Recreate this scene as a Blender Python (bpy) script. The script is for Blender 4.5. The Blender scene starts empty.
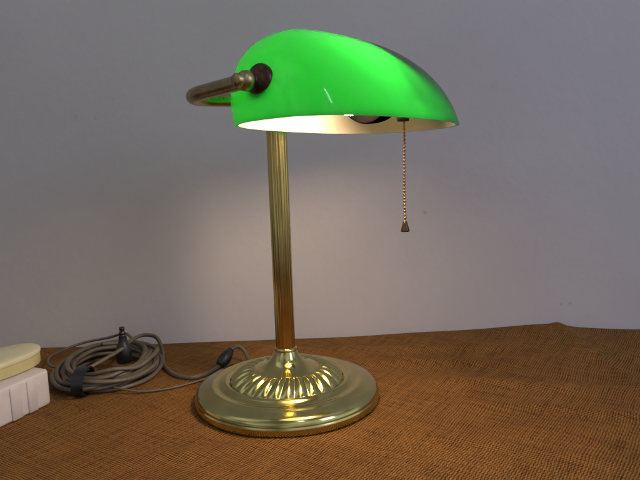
import bpy, bmesh, math, random
from mathutils import Vector, Matrix, noise
random.seed(7)
PI = math.pi
S = bpy.context.scene
C = S.collection

# ------------------------------------------------------------------ helpers
def obj(name, bm, mat, parent=None, smooth=True, sharp=None):
    me = bpy.data.meshes.new(name)
    bmesh.ops.recalc_face_normals(bm, faces=bm.faces)
    bm.to_mesh(me); bm.free()
    mats = mat if isinstance(mat, (list, tuple)) else [mat]
    for m in mats: me.materials.append(m)
    if smooth:
        me.polygons.foreach_set('use_smooth', [True]*len(me.polygons))
        if sharp: me.set_sharp_from_angle(angle=math.radians(sharp))
    o = bpy.data.objects.new(name, me)
    C.objects.link(o)
    if parent: o.parent = parent
    return o

def tag(o, label, cat, group=None):
    o['label'] = label; o['category'] = cat
    if group: o['group'] = group
    return o

def thing(name, label, cat, loc, rz=0):
    o = bpy.data.objects.new(name, None); C.objects.link(o)
    o.location = loc; o.rotation_euler = (0, 0, rz); o.empty_display_size = .02
    return tag(o, label, cat)

def lathe(bm, prof, n=64, center=(0, 0, 0), axis='z', rfun=None, cap0=False, cap1=False):
    rings = []
    c = Vector(center)
    for k, (r, z) in enumerate(prof):
        ring = []
        for i in range(n):
            a = 2*PI*i/n
            rr, zz = (r, z) if rfun is None else rfun(k, r, z, a)
            p = Vector((rr*math.cos(a), rr*math.sin(a), zz))
            if axis == 'x': p = Vector((p.z, p.x, p.y))
            ring.append(bm.verts.new(p + c))
        rings.append(ring)
    for a, b in zip(rings, rings[1:]):
        for i in range(n):
            j = (i+1) % n
            bm.faces.new((a[i], a[j], b[j], b[i]))
    if cap0: bm.faces.new(rings[0][::-1])
    if cap1: bm.faces.new(rings[-1])

def spline(pts, step):
    """Catmull-Rom through pts, resampled."""
    pts = [Vector(p) for p in pts]
    P = [pts[0]*2-pts[1]] + pts + [pts[-1]*2-pts[-2]]
    out = []
    for i in range(1, len(P)-2):
        p0, p1, p2, p3 = P[i-1:i+3]
        n = max(2, int((p2-p1).length/step))
        for k in range(n):
            t = k/n
            out.append(.5*((2*p1)+(p2-p0)*t+(2*p0-5*p1+4*p2-p3)*t*t+(3*p1-p0-3*p2+p3)*t**3))
    out.append(pts[-1])
    return out

def sweep(bm, path, r, n=12, r2=None, rf=None, cap=True):
    """tube along path; r2 gives an elliptical section (r sideways, r2 up)."""
    rings = []
    nrm = None
    for i, p in enumerate(path):
        t = (path[min(i+1, len(path)-1)] - path[max(i-1, 0)]).normalized()
        if nrm is None:
            up = Vector((0, 0, 1)) if abs(t.z) < .9 else Vector((1, 0, 0))
            nrm = (up - t*up.dot(t)).normalized()
        else:
            nrm = (nrm - t*nrm.dot(t)).normalized()
        b = t.cross(nrm)
        f = rf(i/(len(path)-1)) if rf else 1
        rings.append([bm.verts.new(p + b*(r*f*math.cos(2*PI*k/n)) + nrm*((r2 or r)*f*math.sin(2*PI*k/n))) for k in range(n)])
    for a, b in zip(rings, rings[1:]):
        for k in range(n):
            bm.faces.new((a[k], a[(k+1) % n], b[(k+1) % n], b[k]))
    if cap:
        bm.faces.new(rings[0][::-1]); bm.faces.new(rings[-1])

def prism_outline(bm, outline_fn, levels):
    """stack of outlines: outline_fn(inset) -> list of (x,y); levels = [(inset,z)]"""
    rings = [[bm.verts.new((x, y, z)) for x, y in outline_fn(ins)] for ins, z in levels]
    for a, b in zip(rings, rings[1:]):
        n = len(a)
        for i in range(n):
            bm.faces.new((a[i], a[(i+1) % n], b[(i+1) % n], b[i]))
    bm.faces.new(rings[0][::-1]); bm.faces.new(rings[-1])

def round_rect(hx, hy, r, seg=8):
    def fn(ins):
        out = []; rr = max(r-ins, .0004)
        for cx, cy, a0 in ((hx-r, hy-r, 0), (-(hx-r), hy-r, PI/2), (-(hx-r), -(hy-r), PI), (hx-r, -(hy-r), 1.5*PI)):
            for k in range(seg+1):
                a = a0 + PI/2*k/seg
                out.append((cx+rr*math.cos(a), cy+rr*math.sin(a)))
        return out
    return fn

# ------------------------------------------------------------------ materials
def M(name):
    m = bpy.data.materials.new(name); m.use_nodes = True
    nt = m.node_tree; nt.nodes.clear()
    out = nt.nodes.new('ShaderNodeOutputMaterial')
    return m, nt, out

def N(nt, kind, **kw):
    n = nt.nodes.new('ShaderNode'+kind)
    for k, v in kw.items():
        if k in n.inputs: n.inputs[k].default_value = v
        else: setattr(n, k, v)
    return n

def math_(nt, op, a, b=None, c=None):
    n = nt.nodes.new('ShaderNodeMath'); n.operation = op
    for i, v in enumerate((a, b, c)):
        if v is None: continue
        if isinstance(v, (int, float)): n.inputs[i].default_value = v
        else: nt.links.new(v, n.inputs[i])
    return n.outputs[0]

def simple(name, col, rough=.5, metal=0, noise_scale=60, var=.12, bump=0, bump_scale=400, rvar=.1, spec=.5):
    m, nt, out = M(name)
    tc = N(nt, 'TexCoord')
    b = N(nt, 'BsdfPrincipled'); b.inputs['Metallic'].default_value = metal
    b.inputs['Specular IOR Level'].default_value = spec
    nz = N(nt, 'TexNoise'); nz.inputs['Scale'].default_value = noise_scale; nz.inputs['Detail'].default_value = 5
    nt.links.new(tc.outputs['Object'], nz.inputs['Vector'])
    mr = N(nt, 'MapRange'); mr.inputs['From Min'].default_value = .3; mr.inputs['From Max'].default_value = .7
    mr.inputs['To Min'].default_value = 1-var; mr.inputs['To Max'].default_value = 1+var
    nt.links.new(nz.outputs['Fac'], mr.inputs['Value'])
    vm = N(nt, 'VectorMath', operation='SCALE'); vm.inputs[0].default_value = col
    nt.links.new(mr.outputs[0], vm.inputs['Scale'])
    nt.links.new(vm.outputs[0], b.inputs['Base Color'])
    mr2 = N(nt, 'MapRange'); mr2.inputs['From Min'].default_value = .3; mr2.inputs['From Max'].default_value = .7
    mr2.inputs['To Min'].default_value = max(.02, rough-rvar); mr2.inputs['To Max'].default_value = rough+rvar
    nt.links.new(nz.outputs['Fac'], mr2.inputs['Value']); nt.links.new(mr2.outputs[0], b.inputs['Roughness'])
    if bump:
        n2 = N(nt, 'TexNoise'); n2.inputs['Scale'].default_value = bump_scale; n2.inputs['Detail'].default_value = 4
        nt.links.new(tc.outputs['Object'], n2.inputs['Vector'])
        bp = N(nt, 'Bump'); bp.inputs['Distance'].default_value = bump; bp.inputs['Strength'].default_value = 1
        nt.links.new(n2.outputs['Fac'], bp.inputs['Height']); nt.links.new(bp.outputs[0], b.inputs['Normal'])
    nt.links.new(b.outputs[0], out.inputs['Surface'])
    return m

BRASS = simple('brass', (.54, .49, .20), .15, 1, 35, .10, bump=.00006, bump_scale=60, rvar=.05)
POLE = simple('drawn_brass', (.66, .50, .18), .12, 1, 35, .10, rvar=.04)
_p = POLE.node_tree.nodes['Principled BSDF']; _p.inputs['Anisotropic'].default_value = .6; _p.inputs['Anisotropic Rotation'].default_value = .25
_t = POLE.node_tree.nodes.new('ShaderNodeTangent'); _t.direction_type = 'RADIAL'; _t.axis = 'Z'
POLE.node_tree.links.new(_t.outputs[0], _p.inputs['Tangent'])
DARKBRASS = simple('aged_brass', (.34, .27, .135), .30, 1, 70, .2, rvar=.08)
BRONZE = simple('dark_bronze', (.075, .04, .025), .35, .7, 90, .25, rvar=.08)
COPPER = simple('chain_metal', (.42, .27, .13), .35, 1, 200, .2)
CORD = simple('cord_plastic', (.11, .088, .060), .48, 0, 40, .25, spec=.6)
BLACK = simple('black_plastic', (.012, .013, .015), .4, 0, 80, .2, bump=.0001)
WHITEP = simple('white_plastic', (.64, .57, .55), .5, 0, 60, .05, bump=.00005, bump_scale=200)
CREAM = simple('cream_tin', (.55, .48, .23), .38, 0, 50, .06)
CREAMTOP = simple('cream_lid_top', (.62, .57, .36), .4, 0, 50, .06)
HOLDER = simple('black_holder', (.0025, .002, .002), .9, 0, 80, .2, spec=.0)
SOCKET = simple('socket_shell', (.10, .07, .04), .4, .8, 90, .2)

# two layers of cased glass: green outside, opal white inside
def glass(name, col, tcol, tfac, coat):
    m, nt, out = M(name)
    d = N(nt, 'BsdfDiffuse'); d.inputs['Color'].default_value = (*col, 1)
    t = N(nt, 'BsdfTranslucent'); t.inputs['Color'].default_value = (*tcol, 1)
    mx = N(nt, 'MixShader'); mx.inputs[0].default_value = tfac
    nt.links.new(d.outputs[0], mx.inputs[1]); nt.links.new(t.outputs[0], mx.inputs[2])
    g = N(nt, 'BsdfGlossy'); g.inputs['Roughness'].default_value = .06
    fr = N(nt, 'Fresnel'); fr.inputs['IOR'].default_value = 1.5
    f2 = math_(nt, 'MULTIPLY', fr.outputs[0], coat)
    m2 = N(nt, 'MixShader'); nt.links.new(f2, m2.inputs[0])
    nt.links.new(mx.outputs[0], m2.inputs[1]); nt.links.new(g.outputs[0], m2.inputs[2])
    nt.links.new(m2.outputs[0], out.inputs['Surface'])
    return m
GREEN = glass('green_glass', (.012, .27, .045), (.017, .55, .056), .76, .8)
OPAL = glass('opal_glass', (.46, .42, .34), (.88, .84, .76), .29, .3)

def bulb_mat():
    m, nt, out = M('lit_bulb')
    e = N(nt, 'Emission'); e.inputs['Color'].default_value = (1, .73, .47, 1); e.inputs['Strength'].default_value = BULB
    nt.links.new(e.outputs[0], out.inputs['Surface'])
    return m
BULB = 165
BULBM = bulb_mat()

def burlap():
    m, nt, out = M('burlap')
    tc = N(nt, 'TexCoord')
    mp = N(nt, 'Mapping'); mp.inputs['Rotation'].default_value = (0, 0, math.radians(33))
    nt.links.new(tc.outputs['Object'], mp.inputs['Vector'])
    # slow wander of the threads
    nz = N(nt, 'TexNoise'); nz.inputs['Scale'].default_value = 11; nz.inputs['Detail'].default_value = 4
    nt.links.new(mp.outputs[0], nz.inputs['Vector'])
    sub = N(nt, 'VectorMath', operation='SUBTRACT'); sub.inputs[1].default_value = (.5, .5, .5)
    nt.links.new(nz.outputs['Color'], sub.inputs[0])
    sc = N(nt, 'VectorMath', operation='SCALE'); sc.inputs['Scale'].default_value = .016
    nt.links.new(sub.outputs[0], sc.inputs[0])
    ad = N(nt, 'VectorMath', operation='ADD'); nt.links.new(mp.outputs[0], ad.inputs[0]); nt.links.new(sc.outputs[0], ad.inputs[1])
    xyz = N(nt, 'SeparateXYZ'); nt.links.new(ad.outputs[0], xyz.inputs[0])
    pitch = .0023
    x = math_(nt, 'MULTIPLY', xyz.outputs[0], PI/pitch); y = math_(nt, 'MULTIPLY', xyz.outputs[1], PI/pitch)
    sx = math_(nt, 'SINE', x); sy = math_(nt, 'SINE', y)
    ax = math_(nt, 'ABSOLUTE', sx); ay = math_(nt, 'ABSOLUTE', sy)
    cc = math_(nt, 'MULTIPLY', math_(nt, 'COSINE', x), math_(nt, 'COSINE', y))
    c2 = math_(nt, 'MULTIPLY', sx, sy)
    w1 = math_(nt, 'MULTIPLY', ax, math_(nt, 'MULTIPLY_ADD', c2, .5, .5))
    w2 = math_(nt, 'MULTIPLY', ay, math_(nt, 'MULTIPLY_ADD', c2, -.5, .5))
    h = math_(nt, 'MAXIMUM', w1, w2)
    # fibre noise per thread
    fn = N(nt, 'TexNoise'); fn.inputs['Scale'].default_value = 600; fn.inputs['Detail'].default_value = 3
    nt.links.new(mp.outputs[0], fn.inputs['Vector'])
    # slubs: stretched noise both ways
    st = N(nt, 'Mapping'); st.inputs['Scale'].default_value = (18, 300, 1); nt.links.new(ad.outputs[0], st.inputs['Vector'])
    s1 = N(nt, 'TexNoise'); s1.inputs['Scale'].default_value = 1; nt.links.new(st.outputs[0], s1.inputs['Vector'])
    st2 = N(nt, 'Mapping'); st2.inputs['Scale'].default_value = (300, 18, 1); nt.links.new(ad.outputs[0], st2.inputs['Vector'])
    s2 = N(nt, 'TexNoise'); s2.inputs['Scale'].default_value = 1; nt.links.new(st2.outputs[0], s2.inputs['Vector'])
    slub = math_(nt, 'ADD', s1.outputs['Fac'], s2.outputs['Fac'])       # about 1
    slub = math_(nt, 'POWER', slub, 1.2)
    hh = math_(nt, 'MULTIPLY', h, slub)
    hf = math_(nt, 'ADD', hh, math_(nt, 'MULTIPLY', fn.outputs['Fac'], .5))
    big = N(nt, 'TexNoise'); big.inputs['Scale'].default_value = 9; big.inputs['Detail'].default_value = 7; big.inputs['Roughness'].default_value = .7
    nt.links.new(tc.outputs['Object'], big.inputs['Vector'])
    cr = N(nt, 'ValToRGB')
    e = cr.color_ramp.elements
    e[0].position = .40; e[0].color = (.024, .011, .0035, 1)
    e[1].position = 1.12; e[1].color = (.36, .166, .042, 1)
    nt.links.new(hf, cr.inputs[0])
    mr = N(nt, 'MapRange'); mr.inputs['From Min'].default_value = .3; mr.inputs['From Max'].default_value = .7
    mr.inputs['To Min'].default_value = .78; mr.inputs['To Max'].default_value = 1.25
    nt.links.new(big.outputs['Fac'], mr.inputs['Value'])
    vs = N(nt, 'VectorMath', operation='SCALE'); nt.links.new(cr.outputs[0], vs.inputs[0]); nt.links.new(mr.outputs[0], vs.inputs['Scale'])
    b = N(nt, 'BsdfPrincipled'); b.inputs['Roughness'].default_value = .85; b.inputs['Specular IOR Level'].default_value = .15
    nt.links.new(vs.outputs[0], b.inputs['Base Color'])
    bp = N(nt, 'Bump'); bp.inputs['Distance'].default_value = .0013; bp.inputs['Strength'].default_value = .9
    nt.links.new(hf, bp.inputs['Height']); nt.links.new(bp.outputs[0], b.inputs['Normal'])
    nt.links.new(b.outputs[0], out.inputs['Surface'])
    return m
BURLAP = burlap()

def wall_mat():
    m, nt, out = M('wall_paint')
    tc = N(nt, 'TexCoord')
    n1 = N(nt, 'TexNoise'); n1.inputs['Scale'].default_value = 5; n1.inputs['Detail'].default_value = 6
    nt.links.new(tc.outputs['Object'], n1.inputs['Vector'])
    cr = N(nt, 'ValToRGB'); e = cr.color_ramp.elements
    e[0].position = .3; e[0].color = (.53, .495, .50, 1)
    e[1].position = .7; e[1].color = (.58, .545, .55, 1)
    nt.links.new(n1.outputs['Fac'], cr.inputs[0])
    # a few small scuffs
    geo = N(nt, 'NewGeometry'); fac = None
    for px, pz, rad, amt in ((.1287, .1538, .0022, .22), (-.2855, .2815, .0030, .10), (.2975, .0330, .0018, .18), (.3085, .0335, .0016, .18), (-.262, .279, .0016, .14), (.21, .30, .0025, .06)):
        d = N(nt, 'VectorMath', operation='DISTANCE'); nt.links.new(geo.outputs['Position'], d.inputs[0]); d.inputs[1].default_value = (px, .798, pz)
        m_ = N(nt, 'MapRange'); m_.inputs['From Min'].default_value = rad*.5; m_.inputs['From Max'].default_value = rad*1.5
        m_.inputs['To Min'].default_value = 1-amt; m_.inputs['To Max'].default_value = 1; nt.links.new(d.outputs['Value'], m_.inputs['Value'])
        fac = m_.outputs[0] if fac is None else math_(nt, 'MULTIPLY', fac, m_.outputs[0])
    vs = N(nt, 'VectorMath', operation='SCALE'); nt.links.new(cr.outputs[0], vs.inputs[0]); nt.links.new(fac, vs.inputs['Scale'])
    b = N(nt, 'BsdfPrincipled'); b.inputs['Roughness'].default_value = .7; b.inputs['Specular IOR Level'].default_value = .25
    nt.links.new(vs.outputs[0], b.inputs['Base Color'])
    n2 = N(nt, 'TexNoise'); n2.inputs['Scale'].default_value = 70; n2.inputs['Detail'].default_value = 5
    nt.links.new(tc.outputs['Object'], n2.inputs['Vector'])
    bp = N(nt, 'Bump'); bp.inputs['Distance'].default_value = .0006; bp.inputs['Strength'].default_value = .8
    nt.links.new(n2.outputs['Fac'], bp.inputs['Height']); nt.links.new(bp.outputs[0], b.inputs['Normal'])
    nt.links.new(b.outputs[0], out.inputs['Surface'])
    return m
WALL = wall_mat()
TABLE = simple('dark_table_top', (.085, .065, .038), .5, 0, 30, .25, bump=.0002, bump_scale=80)

# ------------------------------------------------------------------ setting
bm = bmesh.new()
bmesh.ops.create_cube(bm, size=1, matrix=Matrix.Translation((0, .818, .7)) @ Matrix.Diagonal((5, .04, 3, 1)))
o = obj('wall', bm, WALL, smooth=False); o['kind'] = 'structure'       # face at y = .80
bm = bmesh.new()
bmesh.ops.create_cube(bm, size=1, matrix=Matrix.Translation((0, .297, -.0265)) @ Matrix.Diagonal((3, 1.0, .04, 1)))
o = obj('table_top', bm, TABLE, smooth=False); o['kind'] = 'structure'  # top at z = -.006

# burlap cloth: one sheet with thickness, rumpled, its right edge folded and riding up at the wall
def cloth_z(x, y):
    n = noise.noise(Vector((x*5+3, y*9, 1.7)))*.0022 + noise.noise(Vector((x*14, y*26, 4.2)))*.0009
    # flatten under lamp and cable
    d = math.hypot(x+.034, y-.616)
    n *= min(1, max(0, (d-.095)/.06))
    dl = math.hypot((x+.25)/.9, y-.66)
    n *= .3+.7*min(1, max(0, (dl-.08)/.06))
    xf = .300+.05*(.80-y)+.003*noise.noise(Vector((y*11, 2, 0)))   # where the fold runs
    lay = -.0038/(1+math.exp(min(60, max(-60, -(x-xf-.004)/.0055))))
    b = .0085*math.exp(-((x-.280)/(.085 if x < .28 else .075))**2-((y-.80)/.09)**2) + .004*math.exp(-((x-.12)/.08)**2-((y-.80)/.05)**2)
    f = lay + .0026*math.exp(-((x-xf+.007)/.008)**2)                       # rolled hem
    wr = 0
    for (x0, y0, ang, ln, am) in ((.12, .69, .05, .13, .0022), (.19, .62, -.12, .12, .0018), (.17, .73, .1, .1, .0018), (.24, .55, -.2, .09, .0015), (-.12, .50, .3, .08, .0012), (.06, .745, .04, .12, .0015), (.13, .50, -.3, .08, .0012)):
        u = (x-x0)*math.cos(ang)+(y-y0)*math.sin(ang); v = -(x-x0)*math.sin(ang)+(y-y0)*math.cos(ang)
        wr += 2.2*am*math.exp(-(u/ln)**2-((v+.01*math.sin(u*18))/.010)**2)
    return n+b+f+wr+.0004
bm = bmesh.new()
x0, x1, y0, y1 = -.75, .85, .10, .7955
nx, ny = 520, 230
top = []
for j in range(ny+1):
    row = []
    for i in range(nx+1):
        x = x0+(x1-x0)*i/nx; y = y0+(y1-y0)*j/ny
        row.append(bm.verts.new((x, y, cloth_z(x, y))))
    top.append(row)
for j in range(ny):
    for i in range(nx):
        bm.faces.new((top[j][i], top[j][i+1], top[j+1][i+1], top[j+1][i]))
bd = [[(0, i) for i in range(nx+1)], [(j, nx) for j in range(ny+1)], [(ny, i) for i in range(nx, -1, -1)], [(j, 0) for j in range(ny, -1, -1)]]
for seq in bd:
    low = [bm.verts.new((top[j][i].co.x, top[j][i].co.y, -.0062)) for j, i in seq]
    for k in range(len(seq)-1):
        a = top[seq[k][0]][seq[k][1]]; b = top[seq[k+1][0]][seq[k+1][1]]
        bm.faces.new((a, low[k], low[k+1], b))
cl = obj('burlap_cloth', bm, BURLAP)
tag(cl, 'coarse brown burlap cloth spread over the table under the lamp', 'cloth')

# ------------------------------------------------------------------ the lamp
AX = math.radians(44)
lamp = thing('desk_lamp', 'brass desk lamp with a glowing green glass shade on a round base', 'lamp', (-.0362, .607, 0), AX)

# base
bm = bmesh.new()
prof = [(.0, .0012), (.080, .0010), (.0880, .0006), (.0897, .0012), (.0904, .0026), (.0907, .0045), (.0908, .0068), (.0905, .0084), (.0900, .0090), (.0899, .0096),
        (.0896, .0112), (.0888, .0130), (.0872, .0148), (.0848, .0163), (.0810, .0174), (.0785, .0182), (.0765, .0188), (.0752, .0197), (.0735, .0202), (.0716, .0202), (.0700, .0198), (.0680, .0196), (.0660, .0199), (.0640, .0208), (.0625, .0218),
        (.0612, .0228), (.0596, .0232), (.0580, .0229), (.0572, .0222), (.0560, .0218)]
lathe(bm, [(a*.972, b) for a, b in prof], 160)
bmesh.ops.remove_doubles(bm, verts=bm.verts, dist=1e-6)
base = obj('base', bm, BRASS, lamp)
# gadrooned ring
bm = bmesh.new()
NF = 26
gp = []
K = 26
for k in range(K+1):
    t = k/K
    gp.append((.0546-.0235*t, .0205+.0118*math.sin(t*PI*.5)**.9))
def gad(k, r, z, a):
    t = k/K
    env = math.sin(PI*min(1, max(0, t)))**.42
    w = abs(math.sin(NF*(a-.10*t)/2))**.85
    d = .0032*env*(w-.3)
    return r + d*(1-t)*1.0, z + d*(.35+.75*t)*.9
lathe(bm, gp, NF*12, rfun=gad)
obj('fluted_ring', bm, BRASS, base)
# bell
bm = bmesh.new()
bell = [(.0335, .0308), (.0325, .0322), (.0300, .0330), (.0262, .0338), (.0225, .0350), (.0190, .0368), (.0160, .0392), (.0135, .0424), (.0115, .0462), (.0103, .0496)]
lathe(bm, bell, 72)
obj('bell', bm, BRASS, base)
# collar
bm = bmesh.new()
lathe(bm, [(.0098, .0480), (.0106, .0492), (.0110, .0504), (.0106, .0516), (.0098, .0522), (.0088, .0525)], 64)
obj('collar', bm, BRASS, lamp)
# pole, lightly reeded
bm = bmesh.new()
def reed(k, r, z, a):
    return r + .0005*abs(math.sin(7*a)) , z
lathe(bm, [(.0088, .049), (.0088, .12), (.0088, .19), (.0088, .255), (.0088, .272)], 192, rfun=reed)
obj('pole', bm, POLE, lamp)
# top finial holding the yoke
bm = bmesh.new()
lathe(bm, [(.0088, .270), (.0105, .2715), (.0110, .274), (.0104, .2765), (.0095, .278), (.0105, .2815), (.0118, .287), (.0112, .2925), (.0085, .2965), (.0045, .299), (.0030, .3015), (.0042, .3045), (.0036, .3075), (.0004, .309)], 48, cap1=True)
obj('pole_cap', bm, DARKBRASS, lamp)
# yoke: U-shaped bar
HY, AF, YZ = .103, .090, .289
bm = bmesh.new()
pts = []
rc = .034
def yoke_half(s):
    p = [Vector((s*.006, 0, YZ)), Vector((s*(HY-rc), 0, YZ))]
    p += [Vector((s*(HY-rc+rc*math.sin(a)), -(rc-rc*math.cos(a)), YZ)) for a in [PI/2*k/12 for k in range(1, 13)]]
    p += [Vector((s*HY, -AF*.6, YZ)), Vector((s*HY, -AF+.004, YZ))]
    return p
def yoke_r(t): return 1.0
left = yoke_half(-1); right = yoke_half(1)
path = left[::-1] + right
dense = []
for a, b in zip(path, path[1:]):
    n = max(1, int((b-a).length/.004))
    for k in range(n): dense.append(a.lerp(b, k/n))
dense.append(path[-1])
for p in dense: p.z += -.007*(1+p.y/AF)
sweep(bm, dense, .0056, 20)
yoke = obj('yoke', bm, DARKBRASS, lamp)

# shade ------------------------------------------------------------
SL, SW, SH = .095, .068, .077          # half length, half depth, height
AXZ = .0325                             # pivot axis above the rim
PIV = Vector((0, -.092, YZ))
TILT = math.radians(2.6); LT = math.radians(3.2)
SR = Matrix.Translation(PIV) @ Matrix.Rotation(LT, 4, 'Y') @ Matrix.Rotation(-TILT, 4, 'X') @ Matrix.Translation((0, 0, -AXZ))
def sp(v, e): return math.copysign(abs(v)**e, v)
def shade_pt(th, ph, off=0):
    """th round the plan, ph 0 rim .. pi/2 top; off = inward offset"""
    l, w, h = SL-off, SW-off, SH-off
    pe = 2/2.7
    cu = math.cos(ph)**(2/3.1); cv = math.cos(ph)**(2/(2.2 if math.sin(th) > 0 else 1.48))
    z = h*math.sin(ph)**(2/2.15)
    u = l*cu*sp(math.cos(th), pe)
    v = (w if math.sin(th) > 0 else w+.002)*cv*sp(math.sin(th), pe)
    v += .025*(z/SH)**1.0                # ridge sits a little to the back
    return Vector((u, v, z))
bm = bmesh.new()
NT, NP = 160, 60
def shell(off, flip, mi):
    rows = []
    for k in range(NP):
        ph = (PI/2)*(1-(1-k/NP)**1.9)
        rows.append([bm.verts.new(SR @ shade_pt(2*PI*i/NT, ph, off)) for i in range(NT)])
    for a, b in zip(rows, rows[1:]):
        for i in range(NT):
            j = (i+1) % NT
            f = bm.faces.new((a[i], a[j], b[j], b[i])); f.material_index = mi
    # close the crown with a small fan strip
    c = bm.verts.new(SR @ shade_pt(0, PI/2-1e-6, off))
    for i in range(NT):
        f = bm.faces.new((rows[-1][i], rows[-1][(i+1) % NT], c)); f.material_index = mi
    return rows
ro = shell(0, False, 0); ri = shell(.0030, True, 1)
for i in range(NT):
    j = (i+1) % NT
    f = bm.faces.new((ro[0][i], ro[0][j], ri[0][j], ri[0][i])); f.material_index = 0
shade = obj('lamp_shade', bm, [GREEN, OPAL], lamp, sharp=50)

# pivot knobs at both ends, and ball ends of the yoke
for s in (-1, 1):
    kp = Vector((s*.0915, -AF, YZ))
    bm = bmesh.new()
    prof = [(.0, -.006), (.0118, -.0045), (.0126, -.003), (.0126, -.0005), (.0116, .0014), (.0092, .0020), (.0088, .0036), (.0076, .0046), (.0056, .0052), (.005, .0075), (.0058, .0090)]
    lathe(bm, [(r, s*z) for r, z in prof], 48, center=kp, axis='x')
    obj('washer', bm, BRONZE, yoke)
    bm = bmesh.new()
    bp = []
    for k in range(15):
        a = -PI/2 + PI*k/14
        bp.append((max(.0074*math.cos(a), .0002), .0074*math.sin(a)))
    lathe(bm, bp, 36, center=(s*HY, -AF, YZ), axis='x')
    lathe(bm, [(r_, s*z_) for r_, z_ in [(.0050, -.001), (.0050, .0028), (.004, .0040), (.0002, .0044)]], 24, center=(s*(HY+.0060), -AF, YZ), axis='x')
    obj('pivot_ball', bm, DARKBRASS, yoke)

# socket, bulb, chain inside the shade
SZ = .2862
bm = bmesh.new()
lathe(bm, [(.0002, .088), (.009, .088), (.012, .084), (.0165, .080), (.0175, .076), (.0175, .058), (.0195, .056), (.0215, .052), (.0250, .046), (.0300, .036), (.0310, .031), (.0312, .021), (.0306, .0190), (.0290, .0182), (.0130, .0195), (.0002, .020)], 48, center=(0, -.0905, .2893), axis='x')
sock = obj('socket', bm, HOLDER, lamp, sharp=40)
bm = bmesh.new()
lathe(bm, [(.0002, .0), (.0050, .0), (.0056, .002), (.0050, .0105), (.0038, .0125)], 24, center=(.070, -.090, SZ-.0265))
for v in bm.verts: pass
obj('chain_switch', bm, SOCKET, sock)
# added baffle plate blocking bulb light to the front right, outline following the glass
bm = bmesh.new()
out_ = []
for k in range(19):
    ph = math.radians(8+k*3.6)
    z = (SH-.008)*math.sin(ph)**.91
    v = -(SW-.006)*math.cos(ph)**(2/1.48)+.025*(z/SH)
    out_.append((v, z))
out_ = [(v, z) for v, z in out_ if z > .013]
out_ = [(out_[0][0]+.0005, .0125)] + out_ + [(.004, out_[-1][1]-.004), (.004, .046), (-.014, .042), (-.024, .0125)]
f0 = [bm.verts.new(SR @ Vector((.0045, v, z))) for v, z in out_]
f1 = [bm.verts.new(SR @ Vector((.0057, v, z))) for v, z in out_]
bm.faces.new(f0); bm.faces.new(f1[::-1])
for k in range(len(f0)):
    bm.faces.new((f0[k], f0[(k+1) % len(f0)], f1[(k+1) % len(f0)], f1[k]))
obj('light_baffle', bm, HOLDER, sock, smooth=False)
bm = bmesh.new()
bpf = [(.0105, .0205), (.0115, .0120)] + [(.0170*math.sin(math.radians(d)), -.005+.0170*math.cos(math.radians(d))) for d in (48, 62, 76, 90, 104, 118, 132, 146, 160, 172, 179)]
lathe(bm, bpf, 40, center=(0, -.0960, .2815), axis='x')
obj('bulb', bm, BULBM, lamp)

# pull chain: beads on a thin wire, weighted bell
chain = bpy.data.objects.new('pull_chain', None); 
bm = bmesh.new()
cx, cy = .071, -.090
ztop, zb = .262, .171
nb = 31
for k in range(nb):
    z = ztop-(ztop-zb)*k/(nb-1)
    bmesh.ops.create_icosphere(bm, subdivisions=2, radius=.00135, matrix=Matrix.Translation((cx+.0004*math.sin(k*.23), cy, z)))
sweep(bm, [Vector((cx+.0004*math.sin((nb-1)*t*.23), cy, ztop-(ztop-zb)*t)) for t in [i/60 for i in range(61)]], .00042, 8)
ch = obj('pull_chain', bm, COPPER, lamp)
bm = bmesh.new()
lathe(bm, [(.0004, .1715), (.0016, .1708), (.0022, .1695), (.0025, .1680), (.0034, .1650), (.0041, .1625), (.0042, .1618), (.0036, .1615), (.0002, .1618)], 28, center=(cx, cy, 0))
obj('pull_bell', bm, BRONZE, ch)

# ------------------------------------------------------------------ cord with plug
cord = thing('power_cord', 'dark olive power cord in a tied coil left of the lamp', 'power cord', (-.235, .69, 0))
off = Vector((-.235, .69, 0))
bm = bmesh.new()
loops = 11
pts = []
rnd = random.Random(3)
for k in range(loops*12+1):
    a = 2*PI*k/12 + 1.9
    L = k/12
    j = L % 1
    ph = int(L)
    rr = [1.0, .93, .97, .80, .90, .72, .98, .84, .92, .76, .88, .7][ph]*(1-j) + [.93, .97, .80, .90, .72, .98, .84, .92, .76, .88, .84, .7][ph]*j
    rx = .0505*rr; ry = .066*rr
    z = .0036 + .0012*L + .0028*math.sin(a*1.0+ph*1.7) + rnd.uniform(-.0026, .0026)
    z += .004*(.5+.5*math.sin(a+.3))*min(1, L/4)
    cxo = .007*math.sin(L*2.1); cyo = .006*math.cos(L*1.3)
    pts.append((cxo+rx*math.cos(a)+rnd.uniform(-.0012, .0012), cyo+ry*math.sin(a)*.94+rnd.uniform(-.0012, .0012), max(z, .0032)))
    if j == 0: pass
# tail from the coil: arc up over the coil, down to the cloth, away to the lamp base
W = lambda x, y, z: tuple(Vector((x, y, z))-off)
last = Vector(pts[-1])
tail = [W(-.206, .735, .030), W(-.196, .75, .022), W(-.187, .738, .010), W(-.178, .705, .0035), W(-.160, .675, .003), W(-.140, .664, .003), W(-.124, .676, .003), W(-.113, .694, .005)]
main = spline(pts, .004)
sweep(bm, main, .0028, 10, r2=.0023)
coil = obj('coil', bm, CORD, cord)
bm = bmesh.new()
start = [W(-.268, .648, .008), W(-.243, .652, .021), W(-.220, .685, .0285), W(-.213, .712, .032)]
sweep(bm, spline(start+tail, .003), .0027, 10, r2=.0021)
obj('cord_tail', bm, CORD, cord)
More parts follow.
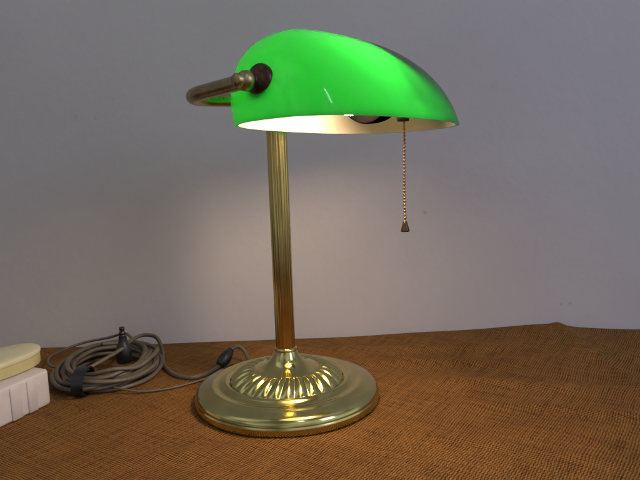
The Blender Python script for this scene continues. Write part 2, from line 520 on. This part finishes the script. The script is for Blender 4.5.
# thin stray strand over the coil and one along the cloth to the right
bm = bmesh.new()
sweep(bm, spline([W(-.279, .690, .008), W(-.305, .705, .008), W(-.318, .745, .006), W(-.295, .775, .010), W(-.262, .775, .016), W(-.235, .757, .026), W(-.215, .72, .030)], .003), .0016, 8)
obj('strand', bm, CORD, cord)
bm = bmesh.new()
sweep(bm, spline([W(-.222, .640, .008), W(-.205, .632, .006), W(-.185, .630, .003), W(-.160, .637, .002), W(-.138, .651, .002), W(-.122, .664, .002)], .003), .0012, 8)
obj('strand', bm, CORD, cord)
# cord grip at the back of the base
bm = bmesh.new()
g0, g1 = Vector(W(-.1145, .692, .005)), Vector(W(-.1030, .708, .018))
gp_ = [g0.lerp(g1, t/14) for t in range(15)]
sweep(bm, gp_, .0062, 16, rf=lambda t: (.55+.55*math.sin(PI*min(t*1.1, 1))**.6)*(1+.05*math.sin(t*40)))
obj('cord_grip', bm, BLACK, cord)
bm = bmesh.new()
sweep(bm, spline([W(-.1035, .7075, .0175), W(-.096, .716, .019), W(-.088, .712, .013), W(-.0830, .700, .006), W(-.078, .69, .004)], .002), .0022, 10)
obj('cord_end', bm, CORD, cord)
# velcro tie round the front of the coil
bm = bmesh.new()
c0 = Vector(W(-.243, .636, .0135))
path = []
for k in range(25):
    a = 2*PI*k/24
    path.append(c0+Vector((0, .0185*math.cos(a), .0135*math.sin(a)*(.95) )))
rings = []
for p, k in zip(path, range(25)):
    a = 2*PI*k/24
    rad = Vector((0, math.cos(a), math.sin(a)))
    rings.append([bm.verts.new(p+Vector((sx*.0058, 0, 0))+rad*h) for sx, h in ((-1, 0), (1, 0), (1, .0012), (-1, .0012))])
for a, b in zip(rings, rings[1:]):
    for i in range(4): bm.faces.new((a[i], a[(i+1) % 4], b[(i+1) % 4], b[i]))
bmesh.ops.remove_doubles(bm, verts=bm.verts, dist=1e-6)
obj('tie', bm, BLACK, cord, sharp=40)
# plug standing on the coil
bm = bmesh.new()
pc = Vector(W(-.2185, .695, .0))
prof = [(.0002, .012), (.0074, .012), (.0084, .014), (.0086, .022), (.0082, .028), (.0064, .0325), (.0050, .035), (.0044, .038), (.0042, .041), (.0038, .0412), (.0002, .0412)]
lathe(bm, prof, 32, center=pc)
plug = obj('plug', bm, BLACK, cord, sharp=50)
bm = bmesh.new()
lathe(bm, [(.0036, .0410), (.0040, .0415), (.0040, .0425), (.0033, .0430), (.0033, .0440), (.0037, .0445), (.0037, .0455), (.0028, .046), (.0026, .049), (.0030, .0495), (.0028, .0515), (.0002, .052)], 20, center=pc)
obj('plug_pin', bm, BLACK, plug)

# ------------------------------------------------------------------ white ribbed block and cream tin at the left edge
D = Vector((.0233, .0507)).normalized()
ang = math.atan2(D.y, D.x)
wb = thing('plastic_block', 'white ribbed plastic block standing on the burlap at the left edge', 'plastic block', (-.3085, .5685, .001), ang)
# local x runs away from camera along the visible face, y to the left/back
bm = bmesh.new()
prism_outline(bm, round_rect(.060, .020, .008), [(.0015, 0), (.0002, .001), (0, .003), (0, .0315), (.0007, .0332), (.0022, .0340)])
obj('body', bm, WHITEP, wb, sharp=60)
for xc, wd, pr in ((-.022, .016, .0012), (.0170, .0060, .0016), (.0350, .0052, .0016)):
    bm = bmesh.new()
    prism_outline(bm, round_rect(wd, .0045, .0012, 3), [(.0006, .0), (0, .0008), (0, .0302), (.0008, .0315)])
    bmesh.ops.translate(bm, verts=bm.verts, vec=(xc, -.0200-pr+.0045, .0006))
    obj('rib', bm, WHITEP, wb, sharp=60)

tin = thing('oval_tin', 'cream yellow oval tin with a domed lid resting on the white block', 'tin', (-.3130, .607, .0352), math.radians(62))
def oval(a, b):
    def fn(ins):
        return [((a-ins)*sp(math.cos(t), .86), (b-ins)*sp(math.sin(t), .86)) for t in [2*PI*k/72 for k in range(72)]]
    return fn
bm = bmesh.new()
prism_outline(bm, oval(.044, .0235), [(.002, 0), (.0004, .0008), (0, .002), (0, .0115)])
obj('body', bm, CREAM, tin, sharp=50)
bm = bmesh.new()
prism_outline(bm, oval(.0448, .0243), [(.0012, .0111), (.0002, .0115), (0, .0123), (0, .0153), (.0008, .0162), (.003, .0168), (.009, .0176), (.016, .0180), (.0225, .0181)])
obj('lid', bm, CREAMTOP, tin, sharp=60)

# ------------------------------------------------------------------ light
w = bpy.data.worlds.new('World'); S.world = w; w.use_nodes = True
bg = w.node_tree.nodes['Background']
bg.inputs[0].default_value = (.97, .95, .96, 1); bg.inputs[1].default_value = .39
_n = w.node_tree
_tc = _n.nodes.new('ShaderNodeTexCoord'); _nz = _n.nodes.new('ShaderNodeTexNoise'); _nz.inputs['Scale'].default_value = 1.6; _nz.inputs['Detail'].default_value = 2
_cr = _n.nodes.new('ShaderNodeValToRGB'); _e = _cr.color_ramp.elements
_e[0].position = .38; _e[0].color = (.33, .32, .34, 1); _e[1].position = .66; _e[1].color = (1.62, 1.66, 1.66, 1)
_n.links.new(_tc.outputs['Generated'], _nz.inputs['Vector']); _n.links.new(_nz.outputs['Fac'], _cr.inputs[0]); _n.links.new(_cr.outputs[0], bg.inputs[0])
def area(name, loc, target, sx, sy, power, col):
    l = bpy.data.lights.new(name, 'AREA'); l.shape = 'RECTANGLE'; l.size = sx; l.size_y = sy; l.energy = power; l.color = col
    o = bpy.data.objects.new(name, l); C.objects.link(o); o.location = loc
    o.rotation_euler = (Vector(target)-Vector(loc)).to_track_quat('-Z', 'Y').to_euler()
    return o
area('window_light', (1.25, -.35, .95), (.3, .8, .2), .45, .7, 6, (.50, .62, 1.0))

area('tube_light', (.62, -.9, 2.5), (.03, .5, .3), .09, .7, 2.4, (.85, .93, 1.0))
# ------------------------------------------------------------------ camera
cam = bpy.data.cameras.new('camera'); co = bpy.data.objects.new('camera', cam); C.objects.link(co)
cam.sensor_width = 36; cam.lens = 36*660/640; cam.clip_start = .01; cam.clip_end = 50
co.matrix_world = Matrix.Translation((0, 0, .249)) @ Matrix.Rotation(math.radians(90-8.9), 4, 'X') @ Matrix.Rotation(math.radians(-1.9), 4, 'Z')
S.camera = co
S.view_settings.view_transform = 'Standard'; S.view_settings.look = 'None'
S.view_settings.exposure = 0; S.view_settings.gamma = 1
S.render.engine = 'CYCLES'
S.cycles.sample_clamp_indirect = 12
S.cycles.max_bounces = 14; S.cycles.diffuse_bounces = 8; S.cycles.transmission_bounces = 10
